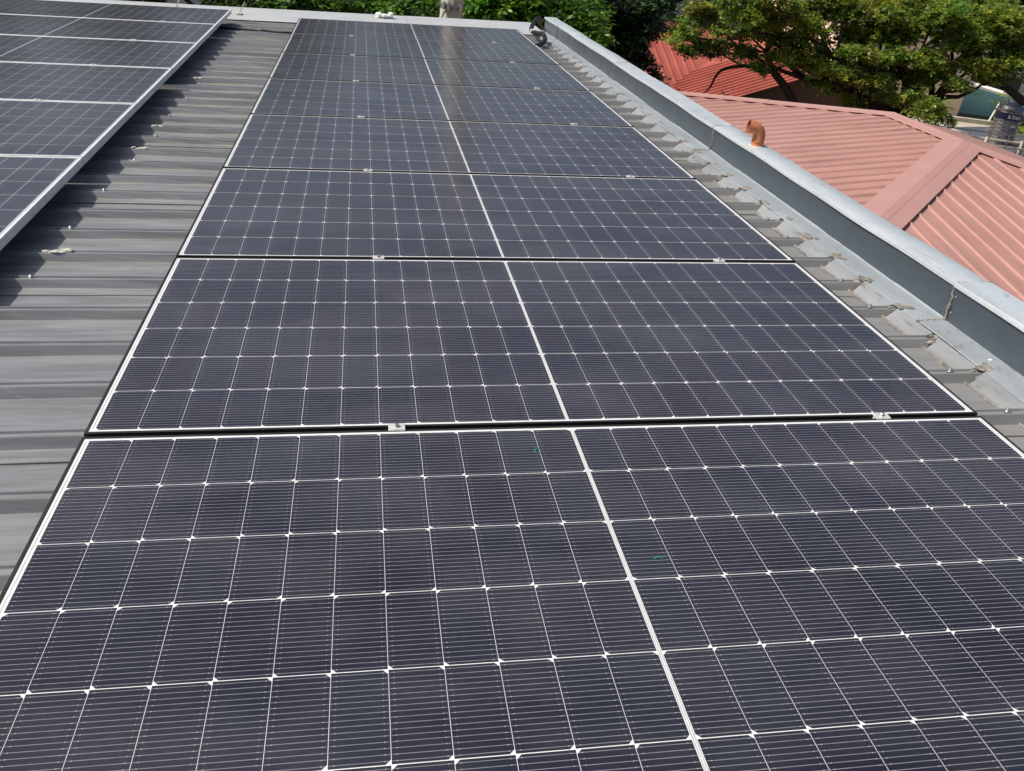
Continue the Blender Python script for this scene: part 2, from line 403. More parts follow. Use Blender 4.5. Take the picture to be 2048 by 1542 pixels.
# ---- parapet
par = thing('parapet', M4 @ T(1.545, 0, 0), 'low galvanised metal clad parapet with flat coping beside the right edge of the panels', 'parapet')
SE = [-4.0, -.6, 1.898, 4.33, 6.64, 9.07, 9.80]
TOP = .075; TRAY = -.068; CW = .128
for i in range(len(SE) - 1):
    a, b = SE[i], SE[i + 1]; e = .0010 * (i % 2); ef = .005 if i == 1 else e
    ny = max(2, int((b - a) / .12)); ys = np.linspace(a + .001, b - .001, ny)
    # face
    V = []; Fc = []
    zs = (TRAY - .01, -.02, .03, TOP - .003)
    for y in ys:
        for z in zs: V.append((-ef + .0022 * math.sin(y * 4.1 + z * 22 + i) + .0012 * math.sin(y * 11.3 + z * 30), y, z))
    for q in range(ny - 1):
        for r_ in range(3):
            A = q * 4 + r_; Fc.append((A, A + 1, A + 5, A + 4))
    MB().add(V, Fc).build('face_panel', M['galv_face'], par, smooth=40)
    # coping
    V = []; Fc = []
    pr = [(-.009 - ef, TOP - .014), (-.0075 - ef, TOP - .0015), (-.005 - ef, TOP + ef * .6), (CW * .5, TOP + .0015 + ef * .6), (CW - .004, TOP + ef * .6), (CW, TOP - .002), (CW + .001, TOP - .05)]
    for y in ys:
        w_ = .0014 * math.sin(y * 3.3 + i) + .0010 * math.sin(y * 9.1)
        for (x, z) in pr: V.append((x + w_, y, z + w_))
    m_ = len(pr)
    for q in range(ny - 1):
        for r_ in range(m_ - 1):
            A = q * m_ + r_; Fc.append((A, A + 1, A + m_ + 1, A + m_))
    MB().add(V, Fc).build('coping', M['galv_top'], par, smooth=30)
    # tray
    V = []; Fc = []
    pr = [(-.112, TRAY - .004 + e), (-.107, TRAY - .0015 + e), (-.05, TRAY + e), (-.003, TRAY + .001 + e), (-.0005, TRAY + .006 + e)]
    m_ = len(pr)
    for y in ys:
        w_ = .0013 * math.sin(y * 2.9 + i * 2) + .0008 * math.sin(y * 8.3)
        for k, (x, z) in enumerate(pr): V.append((x + (w_ * 2 if k == 0 else 0), y, z + w_ * (1 if k < 3 else .2)))
    for q in range(ny - 1):
        for r_ in range(m_ - 1):
            A = q * m_ + r_; Fc.append((A, A + 1, A + m_ + 1, A + m_))
    MB().add(V, Fc).build('tray', M['galv'], par, smooth=30)
    if i:                                            # sealed joint
        big = 1.0 if i == 2 else .55
        nq = 14
        pts = [(-.112 + .104 * k / nq, a + random.gauss(0, .004 * big), TRAY + .0005) for k in range(nq)]
        MB().tube(pts, [random.uniform(.0022, .0062) * big for _ in pts], 7).build('sealant', M['sealant'], par, smooth=60)
        pts = [(-.003 - .003 * big, a - .001 + random.gauss(0, .0028 * big), TRAY + .001 + .128 * k / nq) for k in range(nq + 1)]
        MB().tube(pts, [random.uniform(.0022, .0075) * big * (1.5 if k < 2 else 1.0) for k in range(nq + 1)], 7).build('sealant', M['sealant'], par, smooth=60)
        pts = [(CW * k / nq, a + random.gauss(0, .0022 * big), TOP + .0012) for k in range(nq + 1)]
        MB().tube(pts, [random.uniform(.0012, .0042) * big for _ in pts], 7).build('sealant', M['sealant'], par, smooth=60)
        for z_ in (-.03, .03): MB().lathe([(.004, 0), (.004, .0012), (.002, .0024)], 8).build('rivet', M['bolt'], par, T(-.0065, a - .02, z_) @ Matrix.Rotation(-math.pi / 2, 4, 'Y'))
# end cap of the parapet
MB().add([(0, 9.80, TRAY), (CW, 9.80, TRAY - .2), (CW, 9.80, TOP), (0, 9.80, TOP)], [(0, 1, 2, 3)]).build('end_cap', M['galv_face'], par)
# notched flaps pressed down into the pans, and sealant round every rib end
for k, y in enumerate(RIBS):
    if y < .4 or y > 9.2: continue
    y0, y1 = y + .026, y + PITCH - .026
    d = random.uniform(-.008, .012); e = random.uniform(-.006, .006)
    z1 = PAN + .004
    V = [(-.110, y0 - .010, TRAY - .0045), (-.110, y1 + .010, TRAY - .0045), (-.138 + d, y1 - .004, TRAY - .020), (-.138 + d, y0 + .004, TRAY - .020),
         (-.158 + d + e, y1 - .008, z1), (-.158 + d - e, y0 + .008, z1), (-.176 + d, y1 - .012, z1 - .001), (-.176 + d, y0 + .012, z1 - .001)]
    MB().add(V, [(0, 3, 2, 1), (3, 5, 4, 2), (5, 7, 6, 4)]).build('flashing_flap', M['flap'], par)
    b = MB()
    zc = PAN + RIBH
    for q in range(8):
        tt = random.uniform(-1, 1)
        b.blob((-.118 + random.uniform(-.02, .012), y + tt * .034, zc - abs(tt) * .020 + random.uniform(-.002, .004)), random.uniform(.006, .013), (1.6, 1.1, .8), .35, 6, 4)
    for q in range(4): b.blob((-.100 + random.uniform(-.012, .028), y + random.uniform(-.028, .028), TRAY + .0004), random.uniform(.006, .015), (1.2, 1.6, .12), .4, 8, 4)
    b.build('sealant', M['sealant'], par, smooth=60)
    pts = [(-.172 + d + random.uniform(-.006, .004), y0 + (y1 - y0) * q / 6, z1 + .002) for q in range(7)]
    MB().tube(pts, [random.uniform(.0018, .0060) for _ in pts], 5).build('sealant', M['sealant'], par, smooth=60)

# ================================================================== solar panels
PL, PW = 2.278, 1.134; D = 1.1493; CWID, CHEI, CPX, RPY = .0920, .1822, .0929, .184
def frame_mesh(name, lip, mat, groove):
    prof = [(lip, -.003), (lip, -.0006), (lip - .0006, 0), (.0008, 0), (0, -.0008)]
    if groove: prof += [(0, -.010), (.0022, -.011), (.0022, -.014), (0, -.015), (0, -.021), (.0022, -.022), (.0022, -.025), (0, -.026)]
    prof += [(0, -.035), (.024, -.035), (.024, -.033)]
    V = []; Fc = []
    for i, z in prof:
        X, Y = PL / 2 - i, PW / 2 - i
        V += [(-X, -Y, z), (X, -Y, z), (X, Y, z), (-X, Y, z)]
    for l in range(len(prof) - 1):
        for k in range(4):
            k2 = (k + 1) % 4; Fc.append((l * 4 + k, l * 4 + 4 + k, l * 4 + 4 + k2, l * 4 + k2))
    return MB().add(V, Fc).mesh(name, mat)
def sheet_mesh(lip, mat):
    X, Y = PL / 2 - lip - .0002, PW / 2 - lip - .0002
    return MB().box(-X, X, -Y, Y, -.0085, -.0014).mesh('backsheet', mat)
def cell_mesh(ch, mat, shrink=0.):
    X, Y = CWID / 2 - shrink, CHEI / 2 - shrink
    if ch: o = [(-X, -Y), (X - ch, -Y), (X, -Y + ch), (X, Y - ch), (X - ch, Y), (-X, Y)]
    else: o = [(-X, -Y), (X, -Y), (X, Y), (-X, Y)]
    n = len(o); V = [(x, y, -.0001) for x, y in o] + [(x, y, 0) for x, y in o]
    Fc = [tuple(range(n, 2 * n))] + [(i, (i + 1) % n, n + (i + 1) % n, n + i) for i in range(n)]
    return MB().add(V, Fc).mesh('solar_cell', mat)
def ribbon_mesh():
    return MB().box(-.0011, .0011, -.548, .548, -.0015, -.00128).mesh('busbar_ribbon', M['ribbon'])
fm_b, fm_s = frame_mesh('frame', .0075, M['frame_black'], False), frame_mesh('frame', .0105, M['frame_silver'], True)
bs_b, bs_s = sheet_mesh(.0075, M['backsheet']), sheet_mesh(.0105, M['backsheet_left'])
cm_b, cm_s = cell_mesh(.0082, M['cell']), cell_mesh(0, M['cell_left'], .0006)
rb = ribbon_mesh()
ROT = Matrix.Rotation(math.pi, 4, 'Z')
def make_panel(mw, black, label, group):
    th = thing('solar_panel', mw, label, 'solar panel', group)
    link('frame', fm_b if black else fm_s, th); link('backsheet', bs_b if black else bs_s, th)
    for x_ in ((-1.1252, -.0021, .0021, 1.1252) if black else ()): link('busbar_ribbon', rb, th, T(x_, 0, 0))
    for c in range(24):
        cx = (c - 11.5) * CPX + (.0042 if c > 11 else -.0042)
        for r in range(6):                           # r counted from the far side
            m = T(cx, (2.5 - r) * RPY, -.0013)
            flip = (r % 2 == 1) != (c > 11)
            link('solar_cell', cm_b if black else cm_s, th, m @ ROT if flip and black else m)
    return th
ORD = ['nearest the camera, cut by the lower edge of the picture', 'second from the camera, the full one above the nearest', 'third from the camera', 'fourth from the camera', 'fifth from the camera',
       'sixth from the camera', 'seventh from the camera, second from the far flashing', 'farthest from the camera, beside the far flashing']
for k in range(8):
    make_panel(M4 @ T(random.uniform(-.0015, .0015), k * D + PW / 2, random.uniform(-.0008, .0008)) @ Matrix.Rotation(random.uniform(-.0012, .0012), 4, 'X'), True, 'black-framed solar panel ' + ORD[k], 'black framed panels in the middle row')
LX, LZ, LY = -1.810, .041, 9.225
LM = M4 @ T(LX, LY, LZ) @ Matrix.Rotation(.012, 4, 'Z') @ Matrix.Rotation(.004, 4, 'X')   # this row stands slightly askew
ORDL = ['farthest, beside the far flashing', 'second from the far flashing', 'third from the far flashing', 'fourth from the far flashing', 'fifth from the far flashing',
        'sixth from the far flashing', 'seventh from the far flashing']
for k in range(7):
    make_panel(LM @ T(-PL / 2 + random.uniform(-.002, .002), -k * D - PW / 2, 0), False, 'silver-framed solar panel in the left row, ' + ORDL[k], 'silver framed panels in the left row')

# mid clamps
def make_clamp(mw, label, mat):
    th = thing('mid_clamp', mw, label, 'clamp', 'mid clamps between the panels')
    b = MB(); b.bbox(-.020, .020, -.0145, .0145, .0003, .0040, .0008)
    b.box(-.020, .020, -.0055, .0055, -.034, .0003)
    b.build('clamp_body', mat, th)
    MB().lathe([(.0075, .0040), (.0075, .0058), (.0055, .0058), (.0055, .0105), (.0048, .0112)], 6).build('bolt', M['bolt'], th)
CL = [(-.428, .848), (-.452, .824), (-.481, .795), (-.513, .759), (-.548, .736), (-.578, .731), (-.60, .730)]
NAMES = ['first', 'second', 'third', 'fourth', 'fifth', 'sixth', 'seventh']
for k, (a, b) in enumerate(CL):
    yy = (k + 1) * D - (D - PW) / 2
    make_clamp(M4 @ T(a, yy, .0005), 'pale clamp on the %s panel gap from the camera, left of the centre line' % NAMES[k], M['clamp'])
    make_clamp(M4 @ T(b, yy, .0005), 'pale clamp on the %s panel gap from the camera, right of the centre line' % NAMES[k], M['clamp'])
for k in range(6):
    make_clamp(LM @ T(-.46 - .02 * k, -(k + 1) * D + (D - PW) / 2, .0005), 'small silver clamp on the left row, %s gap from the far flashing' % NAMES[k], M['frame_silver'])
# short rails under the black panels, long rails under the silver ones
for k, (a, b) in enumerate(CL):
    yy = (k + 1) * D - (D - PW) / 2
    for x, s in ((a, 'left'), (b, 'right')):
        r_ = MB().box(-.02, .02, -.17, .17, -.079, -.0355).build('mounting_rail', M['rail'], None, M4 @ T(x, yy, 0))
        tag(r_, 'short metal mounting rail under the %s gap from the camera, %s clamp' % (NAMES[k], s), 'rail', 'rails under the panels')
for x, s in ((-.42, 'nearer the open roof strip'), (-1.85, 'farther from the open roof strip')):
    r_ = MB().box(-.02, .02, -8.0, -.05, -.085, -.0355).build('mounting_rail', M['rail'], None, LM @ T(x, 0, 0))
    tag(r_, 'long metal rail under the silver framed panels, the one ' + s, 'rail', 'rails under the panels')
# maker's label on the front edge of the second panel
lb = thing('rating_label', M4 @ T(.0, D, 0), 'narrow white printed label on the front edge of the second black panel', 'label')
MB().box(-.020, .020, -.0006, -.0002, -.020, -.012).build('paper', M['label'], lb)
b = MB()
xq = -.018
while xq < .017:
    w_ = random.choice((.0006, .001, .0016)); b.box(xq, xq + w_, -.0009, -.00065, -.0185, -.0135); xq += w_ + random.choice((.0008, .0014))
b.build('print', M['ink'], lb)

# ---- small things lying about
for (x, y, a, L, s) in ((-.104, 1.03, .9, .013, 'nearest panel just left of its centre line'), (.072, .626, .15, .010, 'nearest panel just right of its centre line')):
    pts = [(-L, 0, .0012), (-L * .3, .0015, .003), (L * .4, .001, .0035), (L, -.001, .0012)]
    o = MB().tube(pts, .0011, 6).build('cable_tie_offcut', M['green'], None, M4 @ T(x, y, -.003) @ Matrix.Rotation(a, 4, 'Z'), 60)
    tag(o, 'tiny green plastic cable tie offcut on the ' + s, 'offcut', 'green offcuts on the nearest panel')
o = MB().blob((0, 0, .002), .006, (1.3, 1, .4), .2).build('paint_chip', M['white'], None, M4 @ T(1.501, 1.581, TRAY + .002)); tag(o, 'small white chip lying in the parapet tray near the right edge', 'chip')
b = MB()
for k in range(16): b.blob((random.uniform(-.08, .08), random.uniform(-.06, .06), random.uniform(.01, .05)), random.uniform(.016, .034), (1.2, .9, .7), .4)
o = b.build('crumpled_bag', M['white'], None, M4 @ T(-.256, 10.1, -.06), 30); tag(o, 'crumpled white plastic bag on the far flashing behind the last panel', 'bag')
# vent elbow on the coping
vt = thing('vent_elbow', M4 @ T(1.610, 3.85, TOP + .002) @ Matrix.Scale(.80, 4), 'orange plastic vent pipe elbow standing on the parapet coping', 'vent pipe')
R_ = .041
path = []
tl = Vector((-.06, .02, 0))
axis = [Vector((0, 0, 0)), Vector((.001, 0, .02)), Vector((.003, 0, .055)), Vector((.002, .001, .078)), Vector((-.006, .002, .098)), Vector((-.022, .006, .112)), Vector((-.045, .010, .119)), Vector((-.066, .014, .122)), Vector((-.078, .016, .124))]
MB().tube(axis, [R_, R_, R_, R_, R_, R_, R_ * 1.02, R_ * 1.10, R_ * 1.10], 28, cap=False).build('pipe', M['pvc_orange'], vt, smooth=50)
MB().tube(axis[5:], [R_ - .004, R_ - .004, R_ - .003, R_ * 1.10 - .003], 28, cap=False).build('inner_wall', M['pvc_shade'], vt, smooth=50)
d_ = (axis[-1] - axis[-2]).normalized()
rg = MB(); a_ = d_.cross(Vector((0, 0, 1))).normalized(); b_ = d_.cross(a_)
V = [axis[-1] + (a_ * math.cos(q) + b_ * math.sin(q)) * rr + d_ * .0008 for rr in (R_ * 1.10, R_ * 1.10 - .003) for q in [2 * math.pi * k / 28 for k in range(28)]]
rg.add(V, [(k, (k + 1) % 28, 28 + (k + 1) % 28, 28 + k) for k in range(28)]).build('rim', M['pvc_orange'], vt)
MB().lathe([(R_ + .0025, .030), (R_ + .0025, .034), (R_ - .001, .036)], 28, cap=False).build('collar', M['pvc_orange'], vt, smooth=40)
MB().lathe([(R_ + .014, -.002), (R_ + .010, .003), (R_ - .002, .006)], 20, cap=False).build('base_flange', M['sealant_white'], vt, smooth=60)
# black corrugated conduit at the far corner
cd = thing('conduit', M4, 'black corrugated conduit bent over the tray at the far end of the parapet', 'conduit')
pts = [Vector(p) for p in ((1.13, 8.45, -.065), (1.25, 8.50, -.062), (1.33, 8.62, -.03), (1.35, 8.85, .0), (1.30, 9.05, -.01), (1.29, 9.2, .0), (1.33, 9.40, .02), (1.41, 9.65, .055), (1.49, 9.85, .05), (1.53, 10.0, .0), (1.58, 10.2, -.12))]
def smooth_path(pts, n):
    out = []
    for i in range(len(pts) - 1):
        p0, p1, p2, p3 = pts[max(i - 1, 0)], pts[i], pts[i + 1], pts[min(i + 2, len(pts) - 1)]
        for k in range(n):
            q = k / n
            out.append(.5 * ((2 * p1) + (-p0 + p2) * q + (2 * p0 - 5 * p1 + 4 * p2 - p3) * q * q + (-p0 + 3 * p1 - 3 * p2 + p3) * q ** 3))
    out.append(pts[-1]); return out
sp = smooth_path(pts, 12)
MB().tube(sp, [.019 if k % 2 else .024 for k in range(len(sp))], 10).build('hose', M['hose'], cd, smooth=60)
MB().lathe([(.031, -.01), (.031, .012), (.026, .014)], 12, (1.295, 9.12, .0)).build('clip', M['white'], cd)
# black cable crossing the open strip at the far end
pts = smooth_path([Vector(p) for p in ((-1.9, 8.75, -.072), (-1.6, 8.70, -.076), (-1.45, 8.66, -.07), (-1.3, 8.60, -.074), (-1.05, 8.55, -.06))], 6)
o = MB().tube(pts, .011, 6).build('cable', M['hose'], None, M4, 60); tag(o, 'black cable crossing the roof strip between the two panel rows', 'cable')
for (x, y, s) in ((-2.5, 10.05, 'left'), (-1.80, 9.75, 'right')):
    b = MB()
    for k in range(5): b.blob((random.uniform(-.03, .03), random.uniform(-.03, .03), .01), random.uniform(.012, .028), (1.3, 1, .6), .3)
    b.tube([(0, 0, .02), (.03, .02, .07), (.06, .05, .12)], .006, 5)
    o = b.build('flashing_tie', M['sealant_white'], None, M4 @ T(x, y, -.06), 50); tag(o, 'pale twisted wire tie on the far flashing, %s one of the two' % s, 'wire tie')

# ================================================================== utility pole
pl = thing('utility_pole', T(.735, 12.4, -7.5), 'pale concrete utility pole with steel band behind the far flashing', 'utility pole')
MB().lathe([(.21, 0), (.165, 6.0), (.158, 7.6), (.15, 10.5), (.145, 10.6)], 12).build('shaft', M['pole'], pl, smooth=20)
MB().lathe([(.172, 7.42), (.175, 7.43), (.175, 7.47), (.172, 7.48)], 16, cap=False).build('band', M['bolt'], pl, smooth=40)
b = MB()
for a in (-2.3, -1.9, -1.5, -1.1): b.box(-.02, .02, -.03, .01, 7.41, 7.50, Matrix.Rotation(a + math.pi / 2, 4, 'Z') @ T(0, -.185, 0))
b.build('band_bolts', M['bolt'], pl)
MB().tube([(-.30, -.10, 7.22), (-.24, -.16, 7.28), (-.16, -.17, 7.27), (-.12, -.18, 7.36), (-.09, -.17, 7.41)], .010, 6).build('wire', M['hose'], pl, smooth=60)

# ================================================================== red hip-roofed house next door
K = math.tan(rad(10)); HX, HN, HS, HZ = 7.79, 12.29, 10.45, -.736; SP = 4.7
hs = thing('red_roof_house', T(0, 0, 0), 'neighbouring house with salmon red ribbed hip roof beyond the parapet', 'house')
MB().box(HX - SP + .5, HX + SP - .5, HS - SP + .5, HN + SP - .5, -7.5, HZ - SP * K + .02).build('wall', M['cream'], hs)
def plane_part(verts, name='roof_plane'):
    n = (Vector(verts[1]) - Vector(verts[0])).cross(Vector(verts[2]) - Vector(verts[0])).normalized()
    if n.z < 0: n = -n
    k = len(verts); V = list(verts) + [tuple(Vector(v) - n * .03) for v in verts]
    return MB().add(V, [tuple(range(k)), tuple(range(2 * k - 1, k - 1, -1))] + [(i, (i + 1) % k, k + (i + 1) % k, k + i) for i in range(k)]).build(name, M['red'], hs)
eZ = HZ - SP * K
def rib_on(parent, a, b, side, n, h=.024, w=.042, wt=.020, mat=None):
    a, b, side, n = Vector(a), Vector(b), Vector(side), Vector(n)
    pr = [(-w, -.002), (-wt, h), (wt, h), (w, -.002)]
    V = [p + side * s + n * z for p in (a, b) for s, z in pr]
    MB().add(V, [(0, 1, 5, 4), (1, 2, 6, 5), (2, 3, 7, 6), (0, 3, 2, 1), (4, 5, 6, 7)]).build('rib', mat or M['red'], parent)
A = plane_part([(HX, HN, HZ), (HX - SP, HN + SP, eZ), (HX - SP, HS - SP, eZ), (HX, HS, HZ)])
nA = Vector((-K, 0, 1)).normalized()
y = HS - SP + .12
while y < HN + SP - .3:
    xs = HX if HS <= y <= HN else HX - ((y - HN) if y > HN else (HS - y))
    dx = HX - xs
    if SP - dx > .25: rib_on(A, (xs - .05, y, HZ - (dx + .05) * K), (HX - SP, y, eZ), (0, 1, 0), nA)
    y += .25
B = plane_part([(HX, HS, HZ), (HX - SP, HS - SP, eZ), (HX + SP, HS - SP, eZ)]); B.data.materials[0] = M['red_b']
nB = Vector((0, -K, 1)).normalized()
x = HX - SP + .16
while x < HX + SP - .2:
    dx = abs(x - HX)
    if SP - dx > .2: rib_on(B, (x, HS - dx - .05, HZ - (dx + .05) * K), (x, HS - SP, eZ), (1, 0, 0), nB, .022, .026, .014, M['red_b'])
    x += .25
plane_part([(HX, HN, HZ), (HX + SP, HN + SP, eZ), (HX - SP, HN + SP, eZ)])
plane_part([(HX, HS, HZ), (HX + SP, HS - SP, eZ), (HX + SP, HN + SP, eZ), (HX, HN, HZ)])
def cap(p, q, s1, s2, w1, w2, lift=.036, seams=0, name='hip_cap'):
    """two-winged sheet over a hip; s1 / s2 are the in-plane directions square to the hip"""
    p, q, s1, s2 = Vector(p), Vector(q), Vector(s1).normalized(), Vector(s2).normalized(); up = Vector((0, 0, lift))
    prs = [(s1, w1 + .002, -.012), (s1, w1, 0), (s1, w1 * .35, .003), (s1, w1 * .33, .006), (s1, 0, .008), (s2, w2 * .33, .006), (s2, w2 * .35, .003), (s2, w2, 0), (s2, w2 + .002, -.012)]
    V = [b + s * w + up + Vector((0, 0, z)) for b in (p, q) for s, w, z in prs]; m = len(prs)
    return MB().add(V, [(i, i + 1, m + i + 1, m + i) for i in range(m - 1)]).build(name, M['red_cap'], hs)
r2 = math.sqrt(.5)
def hipdirs(dirv, n1, n2):
    d = Vector(dirv).normalized(); return n1.cross(d), n2.cross(d)
nC = Vector((0, K, 1)).normalized(); nD = Vector((K, 0, 1)).normalized()
def do_cap(p, q, n1, n2, out1, out2, w1, w2, **kw):
    d = (Vector(q) - Vector(p)).normalized(); a, b = n1.cross(d), n2.cross(d)
    if a.dot(Vector(out1)) < 0: a = -a
    if b.dot(Vector(out2)) < 0: b = -b
    cap(p, q, a, b, w1, w2, **kw)
def seg_cap(p, q, cuts, *args, **kw):
    p, q = Vector(p), Vector(q)
    for i in range(len(cuts) - 1): do_cap(p.lerp(q, cuts[i]), p.lerp(q, cuts[i + 1] - .0008), *args, lift=.036 + .003 * (i % 2), **kw)
seg_cap((HX, HS, HZ), (HX - SP, HS - SP, eZ), (0, .34, .72, 1), nA, nB, (-1, 1, 0), (1, -1, 0), .27, .27)
seg_cap((HX, HN, HZ), (HX - SP, HN + SP, eZ), (0, .3, .66, 1), nA, nC, (-1, -1, 0), (1, 1, 0), .20, .20)
seg_cap((HX, HS, HZ), (HX + SP, HS - SP, eZ), (0, .36, 1), nB, nD, (-1, -1, 0), (1, 1, 0), .20, .20)
seg_cap((HX, HN, HZ), (HX, HS, HZ), (0, .55, 1), nA, nD, (-1, 0, 0), (1, 0, 0), .20, .20, name='ridge_cap')

# ================================================================== second red roof, in the shade of the trees
h2 = thing('shaded_red_house', T(0, 0, 0), 'house with brick red ribbed roof darkened for tree shade, half hidden behind tree branches', 'house')
MB().box(6.2, 17.5, 27.2, 33, -7.5, -3.05).build('wall', M['brownwall_shade'], h2)
MB().box(9.9, 15.3, 24.3, 27.3, -7.5, -2.85).build('wall', M['brownwall_shade'], h2)
def roof2(verts, ribs, n, side):
    hold = plane_part(verts, 'roof_plane'); hold.parent = h2; hold.data.materials[0] = M['red_shaded']
    for a, b in ribs: rib_on(hold, a, b, side, n, .05, .045, .028, M['red_shaded'])
ks = math.tan(rad(22))
# south slope of the main wing
y0, z0, y1, z1 = 26.6, -3.0, 31.0, -3.0 + 4.4 * ks
nS = Vector((0, -ks, 1)).normalized()
roof2([(5.8, y0, z0), (18, y0, z0), (18, y1, z1), (5.8, y1, z1)], [((x, y1, z1), (x, y0, z0)) for x in np.arange(6.0, 10.6, .30)], nS, (1, 0, 0))
# west and south slopes of the wing coming forward
xe, xr, ze = 9.5, 12.6, -2.75; zr_ = ze + (xr - xe) * ks
nW = Vector((-ks, 0, 1)).normalized()
roof2([(xe, 24.0, ze), (xr, 24.0, zr_), (xr, 29.5, zr_), (xe, 29.5, ze)], [((xr, y, zr_), (xe, y, ze)) for y in np.arange(24.15, 28.2, .30)], nW, (0, 1, 0))
roof2([(xr, 24.0, zr_), (2 * xr - xe, 24.0, ze), (2 * xr - xe, 29.5, ze), (xr, 29.5, zr_)], [], nW, (0, 1, 0))
MB().add([(xe + .3, 24.3, ze - .05), (2 * xr - xe - .3, 24.3, ze - .05), (xr, 24.3, zr_ - .08)], [(0, 1, 2)]).build('gable', M['brownwall_shade'], h2)
MB().box(xr - .16, xr + .16, 24.0, 29.6, zr_ - .01, zr_ + .06).build('ridge_cap', M['red_shaded'], h2)

# ================================================================== tan building with teal bay, deck and tank
tb = thing('tan_building', T(0, 0, 0), 'tan rendered building with a teal bay under a white beam behind the hip roof', 'building')
bx = 19.62
MB().box(14.6, bx, 27.0, 33, -7.5, 1.3).build('wall', M['tan'], tb)
MB().box(bx, 26.5, 28.6, 33, -7.5, 1.0).build('wall', M['cream'], tb)
MB().box(bx + .002, 22.6, 28.2, 28.58, -2.62, -1.75).build('teal_panel', M['teal'], tb)
for k in range(9):
    z = -2.58 + k * .095; MB().box(bx + .01, 22.58, 28.185, 28.199, z, z + .02).build('siding_line', M['teal'], tb)
MB().box(bx + .002, 22.6, 28.3, 28.58, -1.748, -1.25).build('bay_shade', M['dark'], tb)  # dark box standing in for the shade above the teal panel
p, q = at_y(1939, 166, 27.0), at_y(2026, 193, 26.2)
MB().tube([p, q], .075, 4).build('white_beam', M['white'], tb)
MB().tube([q, at_y(2008, 232, 26.2)], .05, 6).build('post', M['white'], tb)
MB().tube([at_y(1977, 243, 26.4), at_y(2000, 205, 26.4)], .028, 6).build('brace', M['white'], tb)
for (xa, za) in ((15.6, -.4), (17.6, -.4)):
    f = MB().box(xa, xa + 1.0, 26.93, 26.998, za, za + 1.2).build('window', M['white'], tb); MB().box(xa + .07, xa + .93, 26.915, 26.928, za + .07, za + 1.13).build('pane', M['glass'], f)
dk = thing('concrete_deck', T(0, 0, 0), 'pale concrete roof deck in front of the teal bay carrying the tank', 'deck')
MB().box(13.4, 26.5, 20.6, 26.9, -7.5, -2.65).build('slab', M['concrete'], dk)
MB().box(13.4, 26.5, 26.3, 26.55, -2.649, -2.52).build('kerb', M['concrete'], dk)
for k, z in enumerate((-2.40, -2.26)):
    MB().tube([(14.6, 21.0 + .1 * k, z), (19.0, 20.75 + .1 * k, z)], .028, 6).build('pipe', M['concrete'], dk, smooth=60)
for x in (15.2, 16.3, 17.4, 18.5): MB().box(x - .02, x + .02, 20.85, 20.95, -2.649, -2.2).build('pipe_stand', M['concrete'], dk)
for k in range(9):
    MB().tube([(14.4 + .6 * k, 20.72, -2.649), (14.4 + .6 * k, 20.72, -2.05)], .016, 5).build('railing_post', M['bolt'], dk)
MB().tube([(14.3, 20.72, -2.05), (19.4, 20.72, -2.05)], .016, 5).build('railing', M['bolt'], dk)
sl = MB(); c4 = [at_z(u, v, -2.50) for u, v in ((1912, 254), (1988, 253), (2070, 276), (2062, 312), (1985, 290))]
sl.add([tuple(p) for p in c4] + [(p.x, p.y, -2.56) for p in c4], [(4, 3, 2, 1, 0), (5, 6, 7, 8, 9)] + [(i, (i + 1) % 5, 5 + (i + 1) % 5, 5 + i) for i in range(5)])
o = sl.build('slate_sheet', M['slate']); tag(o, 'dark slate grey flat sheet lying on the deck behind the tank', 'sheet')
tk = thing('water_tank', T(17.50, 21.9, -2.649), 'ribbed stainless steel water tank with a blue lettered band on the deck', 'water tank')
prof = [(.34, .10)]
for k in range(11):
    z = .12 + k * .095; prof += [(.35, z), (.362, z + .02), (.362, z + .045), (.35, z + .065)]
prof += [(.33, 1.20), (.18, 1.30), (.17, 1.34), (.05, 1.36)]
MB().lathe(prof, 28).build('shell', M['steel'], tk, smooth=35)
MB().lathe([(.366, .84), (.366, 1.02)], 28, cap=False).build('band', M['blue'], tk, smooth=60)
for a in range(4):
    c_, s_ = math.cos(a * math.pi / 2 + .6) * .3, math.sin(a * math.pi / 2 + .6) * .3
    MB().box(c_ - .025, c_ + .025, s_ - .025, s_ + .025, 0, .12).build('leg', M['bolt'], tk)
MB().tube([(.30 * math.cos(q), .30 * math.sin(q), 1.46) for q in [k * math.pi / 8 for k in range(17)]], .014, 5).build('guard_ring', M['rail'], tk, smooth=60)
for a in (.3, 1.9, 3.4, 4.9): MB().tube([(.30 * math.cos(a), .30 * math.sin(a), 1.46), (.30 * math.cos(a), .30 * math.sin(a), 1.22)], .012, 5).build('guard_post', M['rail'], tk)
# lettering bent round the band
def text_on_tank(body, size, zc, a0, mat):
    cu = bpy.data.curves.new('lettering', 'FONT'); cu.body = body; cu.size = size; cu.align_x = 'CENTER'; cu.align_y = 'CENTER'; cu.offset = .004
    to = bpy.data.objects.new('tmp', cu); COL.objects.link(to)
    dg = bpy.context.evaluated_depsgraph_get(); me = bpy.data.meshes.new_from_object(to.evaluated_get(dg)); bpy.data.objects.remove(to)
    bm = bmesh.new(); bm.from_mesh(me); bmesh.ops.subdivide_edges(bm, edges=bm.edges[:], cuts=1)
    for v in bm.verts:
        a = a0 + v.co.x / .37; z = zc + v.co.y; v.co = Vector((.371 * math.cos(a), .371 * math.sin(a), z))
    bm.to_mesh(me); bm.free(); me.materials.clear(); me.materials.append(mat)
    link('lettering', me, tk)
text_on_tank('S-TAN', .125, .93, math.atan2(CAM_LOC.y - 21.9, CAM_LOC.x - 17.5) + .42, M['white'])
text_on_tank('304', .09, .70, math.atan2(CAM_LOC.y - 21.9, CAM_LOC.x - 17.5) + .55, M['white'])

